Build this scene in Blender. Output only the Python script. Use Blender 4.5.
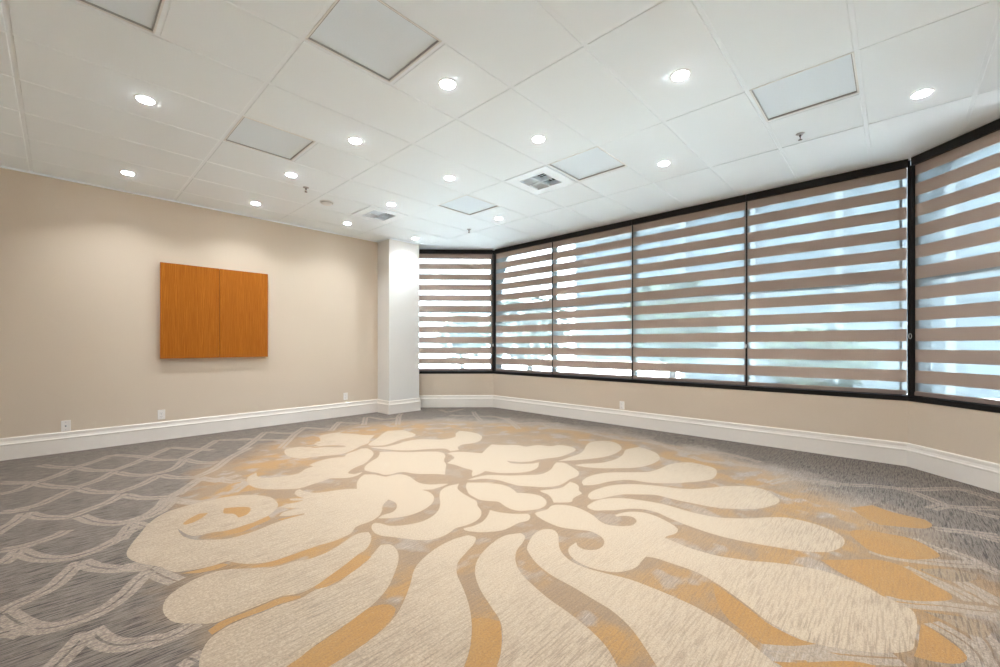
import bpy, bmesh, math, random
from mathutils import Vector, Matrix, noise
from mathutils.geometry import delaunay_2d_cdt

for o in list(bpy.data.objects):
    bpy.data.objects.remove(o)
SC = bpy.context.scene
COL = SC.collection
random.seed(7)

# ---------------------------------------------------------------- camera
EYE, CEIL = 1.20, 3.064
cam_data = bpy.data.cameras.new('camera')
cam = bpy.data.objects.new('camera', cam_data); COL.objects.link(cam)
cam_data.sensor_width = 36.0
cam_data.lens = 416.8 / 1000 * 36.0
cam_data.shift_y = 0.0117
cam_data.clip_start = 0.02
cam.location = (0, 0, EYE)
cam.rotation_euler = (math.pi / 2, 0, -math.atan2(0.7266, 0.6870))
SC.camera = cam

# ---------------------------------------------------------------- sky and exposure
SKY_STRENGTH = 17.0
BOUNCE_SUN_STRENGTH = 138.0
LAMP_WATTS = 9.8
LAMP_GLOW = 90.0
LAMP_COLOR = (0.94, 0.97, 1.0)
world = bpy.data.worlds.new('sky'); SC.world = world
world.use_nodes = True
wn = world.node_tree; wn.nodes.clear()
w_out = wn.nodes.new('ShaderNodeOutputWorld')
w_bg = wn.nodes.new('ShaderNodeBackground')
w_geo = wn.nodes.new('ShaderNodeTexCoord')
w_sep = wn.nodes.new('ShaderNodeSeparateXYZ')
w_ramp = wn.nodes.new('ShaderNodeValToRGB')
w_ramp.color_ramp.elements[0].position = 0.0; w_ramp.color_ramp.elements[0].color = (0.90, 0.95, 1.0, 1)
w_ramp.color_ramp.elements[1].position = 0.7; w_ramp.color_ramp.elements[1].color = (0.62, 0.80, 1.0, 1)
wn.links.new(w_geo.outputs['Generated'], w_sep.inputs[0])
wn.links.new(w_sep.outputs['Z'], w_ramp.inputs[0])
wn.links.new(w_ramp.outputs[0], w_bg.inputs['Color'])
w_bg.inputs['Strength'].default_value = SKY_STRENGTH
wn.links.new(w_bg.outputs[0], w_out.inputs[0])

bounce_sun = bpy.data.lights.new('bounce_sun', 'SUN'); bounce_sun.energy = BOUNCE_SUN_STRENGTH; bounce_sun.angle = 0.03; bounce_sun.color = (1.0, 0.98, 0.94)
bounce_sun_ob = bpy.data.objects.new('bounce_sun', bounce_sun); COL.objects.link(bounce_sun_ob)
bounce_sun_ob.location = (8, 0, 20); bounce_sun_ob.rotation_euler = (0, math.radians(-6), 0)     # added high sun, bounced off the paving to brighten the ceiling; none enters directly

SC.view_settings.view_transform = 'Standard'
SC.view_settings.look = 'None'
SC.view_settings.gamma = 1.0
SC.view_settings.use_curve_mapping = False
SC.view_settings.exposure = -0.02
SC.cycles.max_bounces = 12
SC.cycles.diffuse_bounces = 8
SC.cycles.transparent_max_bounces = 16
SC.cycles.caustics_reflective = False
SC.cycles.caustics_refractive = False
SC.cycles.sample_clamp_indirect = 0.0

# ---------------------------------------------------------------- helpers
class NT:
    """small wrapper to write a node material"""
    def __init__(self, name):
        self.m = bpy.data.materials.new(name); self.m.use_nodes = True
        self.t = self.m.node_tree; self.t.nodes.clear()
        self.out = self.n('ShaderNodeOutputMaterial')
    def n(self, kind, **kw):
        nd = self.t.nodes.new(kind)
        for k, v in kw.items():
            if k.startswith('i_'):
                nd.inputs[k[2:].replace('_', ' ')].default_value = v
            else:
                setattr(nd, k, v)
        return nd
    def l(self, a, b):
        self.t.links.new(a, b)
    def coords(self, scale=(1, 1, 1), rot=(0, 0, 0)):
        tc = self.n('ShaderNodeTexCoord'); mp = self.n('ShaderNodeMapping')
        mp.inputs['Scale'].default_value = scale; mp.inputs['Rotation'].default_value = rot
        self.l(tc.outputs['Object'], mp.inputs[0]); return mp.outputs[0]
    def noise(self, vec, scale, detail=2.0, rough=0.5):
        nd = self.n('ShaderNodeTexNoise'); nd.inputs['Scale'].default_value = scale
        nd.inputs['Detail'].default_value = detail; nd.inputs['Roughness'].default_value = rough
        self.l(vec, nd.inputs['Vector']); return nd.outputs['Fac']
    def ramp(self, fac, stops, interp='LINEAR'):
        r = self.n('ShaderNodeValToRGB'); cr = r.color_ramp; cr.interpolation = interp
        while len(cr.elements) < len(stops): cr.elements.new(0.5)
        for e, (p, c) in zip(cr.elements, stops):
            e.position = p; e.color = (c, c, c, 1) if isinstance(c, (int, float)) else (*c, 1)
        self.l(fac, r.inputs[0]); return r.outputs[0]
    def mix(self, fac, a, b, mode='MIX'):
        mx = self.n('ShaderNodeMix', data_type='RGBA', blend_type=mode)
        for sock, v in ((mx.inputs[0], fac), (mx.inputs[6], a), (mx.inputs[7], b)):
            if isinstance(v, (int, float)): sock.default_value = v
            elif isinstance(v, tuple): sock.default_value = (*v, 1)
            else: self.l(v, sock)
        return mx.outputs[2]
    def math(self, op, a, b=0.0, clamp=False):
        md = self.n('ShaderNodeMath', operation=op); md.use_clamp = clamp
        for sock, v in zip(md.inputs, (a, b)):
            if isinstance(v, (int, float)): sock.default_value = v
            else: self.l(v, sock)
        return md.outputs[0]
    def bsdf(self, color, rough=0.6, metal=0.0, spec=0.3, bump=None, bump_strength=0.2, dist=0.002):
        b = self.n('ShaderNodeBsdfPrincipled')
        if isinstance(color, tuple): b.inputs['Base Color'].default_value = (*color, 1)
        else: self.l(color, b.inputs['Base Color'])
        b.inputs['Roughness'].default_value = rough; b.inputs['Metallic'].default_value = metal
        b.inputs['Specular IOR Level'].default_value = spec
        if bump is not None:
            bp = self.n('ShaderNodeBump'); bp.inputs['Strength'].default_value = bump_strength
            bp.inputs['Distance'].default_value = dist
            self.l(bump, bp.inputs['Height']); self.l(bp.outputs[0], b.inputs['Normal'])
        self.l(b.outputs[0], self.out.inputs[0]); return self.m

def plain(name, color, rough=0.6, metal=0.0, spec=0.3, wobble=0.04, nscale=30.0, bump=0.0):
    """a painted or moulded surface with slight unevenness of colour"""
    k = NT(name); v = k.coords(); f = k.noise(v, nscale, 3)
    dark = tuple(c * (1 - wobble) for c in color); lite = tuple(min(1, c * (1 + wobble)) for c in color)
    c = k.mix(f, dark, lite)
    return k.bsdf(c, rough, metal, spec, bump=f if bump else None, bump_strength=bump)

class MB:
    """collects shapes and links them as ONE mesh object"""
    def __init__(self, frame=None):
        self.bm = bmesh.new(); self.fr = frame
    def P(self, p):
        return self.fr(*p) if self.fr else Vector(p)
    def face(self, pts, mi=0, smooth=False):
        f = self.bm.faces.new([self.bm.verts.new(self.P(p)) for p in pts]); f.material_index = mi; f.smooth = smooth
        return f
    def box(self, a, b, mi=0, bevel=0.0, seg=2):
        (x0, y0, z0), (x1, y1, z1) = a, b
        c = [(x0, y0, z0), (x1, y0, z0), (x1, y1, z0), (x0, y1, z0), (x0, y0, z1), (x1, y0, z1), (x1, y1, z1), (x0, y1, z1)]
        vs = [self.bm.verts.new(self.P(p)) for p in c]; fs = []
        for q in ((0, 3, 2, 1), (4, 5, 6, 7), (0, 1, 5, 4), (1, 2, 6, 5), (2, 3, 7, 6), (3, 0, 4, 7)):
            f = self.bm.faces.new([vs[i] for i in q]); f.material_index = mi; fs.append(f)
        if bevel:
            es = {e for f in fs for e in f.edges}
            bmesh.ops.bevel(self.bm, geom=list(es), offset=bevel, segments=seg, affect='EDGES', profile=0.7)
        return self
    def lathe(self, center, prof, n=24, axis='z', mi=0, smooth=True):
        """prof: (radius, height) from first to last; capped when radius is 0"""
        cx, cy, cz = center; rings = []
        for r, h in prof:
            ring = []
            for i in range(1 if r == 0 else n):
                a = 2 * math.pi * i / n; u, w = r * math.cos(a), r * math.sin(a)
                p = {'z': (cx + u, cy + w, cz + h), 'y': (cx + u, cy + h, cz + w), 'x': (cx + h, cy + u, cz + w)}[axis]
                ring.append(self.bm.verts.new(self.P(p)))
            rings.append(ring)
        for A, B in zip(rings, rings[1:]):
            for i in range(n):
                j = (i + 1) % n
                if len(A) == 1 and len(B) == 1: continue
                if len(A) == 1: q = [A[0], B[i], B[j]]
                elif len(B) == 1: q = [A[i], A[j], B[0]]
                else: q = [A[i], A[j], B[j], B[i]]
                f = self.bm.faces.new(q); f.smooth = smooth; f.material_index = mi
        return self
    def tube(self, pts, r, n=8, mi=0, r_end=None, closed=False):
        pts = [Vector(self.P(p)) for p in pts]; rings = []
        N = len(pts)
        for i, p in enumerate(pts):
            if closed: d = pts[(i + 1) % N] - pts[i - 1]
            else: d = pts[min(i + 1, N - 1)] - pts[max(i - 1, 0)]
            d.normalize(); up = Vector((0, 0, 1)) if abs(d.z) < 0.9 else Vector((1, 0, 0))
            a = d.cross(up).normalized(); b = d.cross(a).normalized()
            rr = r if r_end is None else r + (r_end - r) * i / (N - 1)
            rings.append([self.bm.verts.new(p + (a * math.cos(t) + b * math.sin(t)) * rr) for t in [2 * math.pi * k / n for k in range(n)]])
        rng = range(N) if closed else range(N - 1)
        for i in rng:
            A, B = rings[i], rings[(i + 1) % N]
            for k in range(n):
                f = self.bm.faces.new([A[k], A[(k + 1) % n], B[(k + 1) % n], B[k]]); f.smooth = True; f.material_index = mi
        if not closed:
            self.bm.faces.new(rings[0]); self.bm.faces.new(rings[-1])
        return self
    def prism(self, poly, z0, z1, mi=0):
        lo = [self.bm.verts.new(self.P((*p, z0))) for p in poly]; hi = [self.bm.verts.new(self.P((*p, z1))) for p in poly]
        self.bm.faces.new(lo).material_index = mi; self.bm.faces.new(hi).material_index = mi
        for i in range(len(poly)):
            j = (i + 1) % len(poly)
            self.bm.faces.new([lo[i], lo[j], hi[j], hi[i]]).material_index = mi
        return self
    def build(self, name, mats, parent=None, loc=None, recalc=True):
        if recalc: bmesh.ops.recalc_face_normals(self.bm, faces=self.bm.faces[:])
        me = bpy.data.meshes.new(name); 
        if loc is not None: bmesh.ops.translate(self.bm, verts=self.bm.verts[:], vec=-Vector(loc))
        self.bm.to_mesh(me); self.bm.free()
        for m in (mats if isinstance(mats, (list, tuple)) else [mats]): me.materials.append(m)
        o = bpy.data.objects.new(name, me); COL.objects.link(o)
        if parent is not None: o.parent = parent
        if loc is not None: o.location = loc
        return o

def tag(o, label=None, cat=None, group=None, kind=None):
    if label: o['label'] = label
    if cat: o['category'] = cat
    if group: o['group'] = group
    if kind: o['kind'] = kind
    return o
def empty(name, loc, label, cat, group=None, rz=0.0):
    o = bpy.data.objects.new(name, None); COL.objects.link(o)
    o.location = loc; o.rotation_euler = (0, 0, rz); o.empty_display_size = 0.1
    return tag(o, label, cat, group)
def copy_tree(o, parent=None):
    c = o.copy(); COL.objects.link(c); c.parent = parent
    for ch in [x for x in o.children]: copy_tree(ch, c)
    return c
def struct(o): o['kind'] = 'structure'; return o

# ---------------------------------------------------------------- materials
M = {}
M['wall'] = plain('wall_paint', (0.66, 0.565, 0.455), 0.75, spec=0.15, wobble=0.02, nscale=60, bump=0.03)
M['pillar'] = plain('pillar_paint', (0.72, 0.71, 0.68), 0.75, spec=0.15, wobble=0.02, nscale=60, bump=0.03)
M['trim'] = plain('trim_paint', (0.82, 0.775, 0.715), 0.45, spec=0.4, wobble=0.015)
M['tile'] = plain('ceiling_tile', (0.86, 0.93, 0.99), 0.9, spec=0.1, wobble=0.025, nscale=220, bump=0.08)
M['tbar'] = plain('ceiling_grid', (0.86, 0.93, 0.99), 0.5, spec=0.3, wobble=0.01)
M['black'] = plain('black_frame', (0.008, 0.0075, 0.0075), 0.5, spec=0.2, wobble=0.1)
M['blackrail'] = plain('black_headrail', (0.011, 0.010, 0.010), 0.45, spec=0.25, wobble=0.1)
M['white'] = plain('white_plastic', (0.80, 0.82, 0.83), 0.4, spec=0.4, wobble=0.01)
M['plate'] = plain('plate_plastic', (0.84, 0.81, 0.77), 0.4, spec=0.4, wobble=0.01)
M['dark'] = plain('dark_slot', (0.03, 0.03, 0.032), 0.7)
M['metal'] = plain('brushed_metal', (0.45, 0.45, 0.46), 0.35, metal=0.8)
M['reveal'] = plain('grey_reveal', (0.40, 0.42, 0.44), 0.7)
M['lens'] = plain('prismatic_lens', (0.79, 0.88, 0.96), 0.7, spec=0.08, wobble=0.03, nscale=120, bump=0.1)
M['vent'] = plain('vent_white', (0.86, 0.93, 0.99), 0.5, wobble=0.01)

k = NT('lamp_lens')
em = k.n('ShaderNodeEmission'); em.inputs['Color'].default_value = (*LAMP_COLOR, 1); em.inputs['Strength'].default_value = LAMP_GLOW
k.l(em.outputs[0], k.out.inputs[0]); M['lamp'] = k.m

def wood():
    k = NT('oak_veneer')
    v = k.coords((1, 1, 1))
    warp = k.noise(k.coords((3.0, 1, 1.1)), 1.0, 2)
    wv = k.n('ShaderNodeTexWave', wave_type='BANDS', bands_direction='X')
    wv.inputs['Scale'].default_value = 9; wv.inputs['Distortion'].default_value = 7; wv.inputs['Detail'].default_value = 3
    wv.inputs['Detail Scale'].default_value = 1.3
    k.l(k.coords((2.2, 1, 0.35)), wv.inputs['Vector'])
    fine = k.noise(k.coords((160, 1, 3.0)), 1.0, 3)
    band = k.noise(k.coords((9, 1, 0.15)), 1.0, 2)
    c = k.mix(wv.outputs['Fac'], (0.37, 0.110, 0.006), (0.48, 0.168, 0.018))
    c = k.mix(k.ramp(fine, [(0.42, 0.0), (0.62, 1.0)]), c, (0.31, 0.085, 0.006), 'MIX')
    c2 = k.mix(0.75, k.mix(wv.outputs['Fac'], (0.37, 0.110, 0.006), (0.48, 0.168, 0.018)), c)
    c3 = k.mix(k.ramp(band, [(0.4, 0.0), (0.6, 0.35)]), c2, (0.33, 0.100, 0.008))
    return k.bsdf(c3, 0.5, spec=0.12)
M['oak'] = wood()
M['oak_edge'] = plain('oak_edge', (0.40, 0.16, 0.04), 0.4, wobble=0.15)

def sheer():
    k = NT('sheer_mesh')
    v = k.coords((1, 1, 1)); f = k.noise(v, 400, 1)
    tr = k.n('ShaderNodeBsdfTransparent'); tr.inputs[0].default_value = (0.88, 0.945, 0.97, 1)
    tl = k.n('ShaderNodeBsdfTranslucent'); tl.inputs[0].default_value = (0.30, 0.38, 0.42, 1)
    df = k.n('ShaderNodeBsdfDiffuse'); df.inputs[0].default_value = (0.80, 0.82, 0.83, 1)
    a = k.n('ShaderNodeMixShader'); a.inputs[0].default_value = 0.45
    k.l(tl.outputs[0], a.inputs[1]); k.l(df.outputs[0], a.inputs[2])
    b = k.n('ShaderNodeMixShader'); k.l(k.ramp(f, [(0.3, 0.36), (0.7, 0.44)]), b.inputs[0])
    k.l(tr.outputs[0], b.inputs[1]); k.l(a.outputs[0], b.inputs[2])
    k.l(b.outputs[0], k.out.inputs[0]); return k.m
M['sheer'] = sheer()
def opaque_band():
    k = NT('taupe_band')
    f = k.noise(k.coords((400, 400, 400)), 1.0, 1)
    c = k.mix(f, (0.35, 0.275, 0.235), (0.39, 0.31, 0.265))
    df = k.n('ShaderNodeBsdfDiffuse'); k.l(c, df.inputs[0])
    tl = k.n('ShaderNodeBsdfTranslucent'); tl.inputs[0].default_value = (0.42, 0.30, 0.23, 1)
    a = k.n('ShaderNodeMixShader'); a.inputs[0].default_value = 0.05
    k.l(df.outputs[0], a.inputs[1]); k.l(tl.outputs[0], a.inputs[2])
    k.l(a.outputs[0], k.out.inputs[0]); return k.m
M['band'] = opaque_band()
M['rail'] = plain('taupe_rail', (0.24, 0.19, 0.17), 0.5)
def glass():
    k = NT('window_glass')
    tr = k.n('ShaderNodeBsdfTransparent'); tr.inputs[0].default_value = (0.92, 0.96, 0.97, 1)
    gl = k.n('ShaderNodeBsdfGlossy'); gl.inputs['Roughness'].default_value = 0.02
    fr = k.n('ShaderNodeFresnel'); fr.inputs['IOR'].default_value = 1.45
    a = k.n('ShaderNodeMixShader'); k.l(fr.outputs[0], a.inputs[0])
    k.l(tr.outputs[0], a.inputs[1]); k.l(gl.outputs[0], a.inputs[2]); k.l(a.outputs[0], k.out.inputs[0]); return k.m
M['glass'] = glass()

CX, CY = 2.9, 2.75
def carpet(kind):
    """woven carpet: dashes run along the room's x axis; kind picks the yarn"""
    k = NT('carpet_' + kind)
    v = k.coords()
    sep = k.n('ShaderNodeSeparateXYZ'); k.l(v, sep.inputs[0])
    dx = k.math('DIVIDE', k.math('SUBTRACT', sep.outputs[0], CX), 2.6)
    dy = k.math('DIVIDE', k.math('SUBTRACT', sep.outputs[1], CY), 3.35)
    rad = k.math('SQRT', k.math('ADD', k.math('MULTIPLY', dx, dx), k.math('MULTIPLY', dy, dy)))
    big = k.noise(v, 1.6, 3, 0.6)
    blot = k.noise(v, 3.2, 2, 0.55)
    dash = k.noise(k.coords((7.0, 105.0, 1)), 1.0, 3, 0.65)
    dash2 = k.noise(k.coords((13.0, 150.0, 1)), 1.0, 2, 0.6)
    pile = k.noise(v, 120, 3, 0.75)
    fleck = k.noise(v, 75, 2, 0.6)
    zone = k.math('ADD', rad, k.math('MULTIPLY', k.math('SUBTRACT', big, 0.5), 0.45))
    outer = k.ramp(zone, [(0.84, 0.0), (1.0, 1.0)])             # 0 in the medallion, 1 in the border field
    lo = k.ramp(dash, [(0.42, 1.0), (0.52, 0.0)])               # dark dashes
    hi = k.ramp(dash2, [(0.54, 0.0), (0.64, 1.0)])              # pale dashes
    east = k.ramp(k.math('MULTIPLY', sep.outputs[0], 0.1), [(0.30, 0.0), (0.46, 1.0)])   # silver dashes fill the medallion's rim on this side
    GOLDC, TAN, GREY = (0.40, 0.215, 0.070), (0.30, 0.205, 0.125), (0.190, 0.150, 0.116)
    SILVER, DARK, PALE = (0.34, 0.30, 0.265), (0.052, 0.041, 0.033), (0.40, 0.325, 0.255)
    if kind == 'cream':
        far = k.ramp(rad, [(0.42, 0.06), (0.85, 0.95)])
        patch = k.ramp(big, [(0.36, 0.30), (0.60, 1.0)])
        c = k.mix(k.math('MULTIPLY', k.math('MULTIPLY', lo, far), patch), (0.480, 0.378, 0.270), (0.31, 0.235, 0.170))
        c = k.mix(k.math('MULTIPLY', hi, 0.18), c, (0.53, 0.455, 0.37))
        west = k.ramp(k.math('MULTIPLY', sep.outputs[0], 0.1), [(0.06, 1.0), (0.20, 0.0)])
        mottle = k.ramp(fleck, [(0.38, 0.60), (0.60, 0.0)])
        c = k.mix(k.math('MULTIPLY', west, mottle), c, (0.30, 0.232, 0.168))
        grime = k.ramp(blot, [(0.60, 0.0), (0.80, 0.30)])
        c = k.mix(k.math('MULTIPLY', grime, far), c, (0.25, 0.19, 0.14))
    elif kind == 'gold':
        c = k.mix(k.math('MULTIPLY', lo, 0.35), GOLDC, (0.28, 0.165, 0.075))
        c = k.mix(k.ramp(blot, [(0.45, 0.0), (0.75, 0.55)]), c, (0.38, 0.235, 0.10))
    elif kind == 'brown':
        c = k.mix(k.math('MULTIPLY', lo, 0.7), (0.31, 0.225, 0.145), (0.12, 0.092, 0.072))
        c = k.mix(k.math('MULTIPLY', hi, 0.45), c, PALE)
    elif kind == 'line':
        brk = k.ramp(fleck, [(0.42, 1.0), (0.62, 0.0)])
        brk2 = k.ramp(dash, [(0.36, 0.9), (0.50, 0.0)])
        c = k.mix(brk, PALE, k.mix(outer, (0.34, 0.265, 0.195), (0.25, 0.20, 0.16)))
        c = k.mix(brk2, c, k.mix(outer, (0.29, 0.22, 0.155), (0.16, 0.128, 0.104)))
        c = k.mix(k.math('MULTIPLY', hi, 0.5), c, (0.47, 0.40, 0.335))
    else:
        mot = k.ramp(blot, [(0.42, 0.0), (0.56, 1.0)])
        inner = k.mix(mot, TAN, k.mix(k.ramp(zone, [(0.48, 0.0), (0.78, 1.0)]), (0.315, 0.215, 0.130), (0.40, 0.225, 0.080)))
        wn_ = k.ramp(k.noise(v, 4.5, 2), [(0.54, 0.0), (0.62, 0.8)])
        weave = k.math('MULTIPLY', wn_, k.ramp(rad, [(0.3, 0.30), (0.8, 0.9)]))
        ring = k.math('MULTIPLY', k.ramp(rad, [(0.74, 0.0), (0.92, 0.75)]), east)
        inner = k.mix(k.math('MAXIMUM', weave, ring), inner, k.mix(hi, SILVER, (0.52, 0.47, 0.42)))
        field = k.mix(lo, (0.186, 0.153, 0.126), DARK)
        field = k.mix(k.math('MULTIPLY', hi, 0.60), field, (0.30, 0.26, 0.225))
        inner = k.mix(k.math('MULTIPLY', lo, 0.30), inner, (0.18, 0.135, 0.10))
        c = k.mix(outer, inner, field)
    c = k.mix(k.ramp(pile, [(0.34, 0.34), (0.56, 0.0)]), c, (0.10, 0.08, 0.065), 'MIX')
    c = k.mix(k.ramp(fleck, [(0.60, 0.0), (0.75, 0.18)]), c, (0.55, 0.47, 0.38), 'MIX')
    m = k.bsdf(c, 0.9, spec=0.3, bump=pile, bump_strength=0.5, dist=0.004)
    pb = [n for n in k.t.nodes if n.type == 'BSDF_PRINCIPLED'][0]
    pb.inputs['Sheen Weight'].default_value = 0.2; pb.inputs['Sheen Roughness'].default_value = 0.35
    return m
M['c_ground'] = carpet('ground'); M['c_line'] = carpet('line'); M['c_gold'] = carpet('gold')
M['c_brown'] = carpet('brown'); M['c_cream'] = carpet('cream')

# ---------------------------------------------------------------- room plan (metres, x along the left wall, y along the windows)
XB, YB = -1.2, -1.25
XW, YL = 5.84, 6.75
K1, K2, K3, K4 = (4.71, YB), (XW, -0.12), (XW, 5.67), (4.76, YL)
PX0, PX1, PY = 3.935, 4.565, 6.37
SILL = 0.647
def inset(pts, d, closed=True):
    """offsets a counter-clockwise polygon inward"""
    n = len(pts); res = []
    for i in range(n):
        p0, p1, p2 = Vector(pts[i - 1]), Vector(pts[i]), Vector(pts[(i + 1) % n])
        a, b = (p1 - p0).normalized(), (p2 - p1).normalized()
        na, nb = Vector((-a.y, a.x)), Vector((-b.y, b.x))
        m = (na + nb); m /= max(1e-6, m.dot(na))
        dd = d[i] if isinstance(d, (list, tuple)) else d
        res.append(tuple(p1 + m * dd))
    return res
def line_x(p, d, q, e):
    p, d, q, e = map(Vector, (p, d, q, e)); den = d.x * e.y - d.y * e.x
    t = ((q.x - p.x) * e.y - (q.y - p.y) * e.x) / den; return tuple(p + d * t)
LED = 0.05                                                       # the low wall under the windows stands in front of the blinds
def led(p, q):
    d = (Vector(q) - Vector(p)).normalized(); n = Vector((-d.y, d.x)); return tuple(Vector(p) + n * LED), tuple(d)
e1, e2, e3 = led(K1, K2), led(K2, K3), led(K3, K4)
J1 = line_x(e1[0], e1[1], (0, YB), (1, 0)); J2 = line_x(e1[0], e1[1], *e2); J3 = line_x(e2[0], e2[1], *e3); J4 = line_x(e3[0], e3[1], (0, YL), (1, 0))

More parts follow.
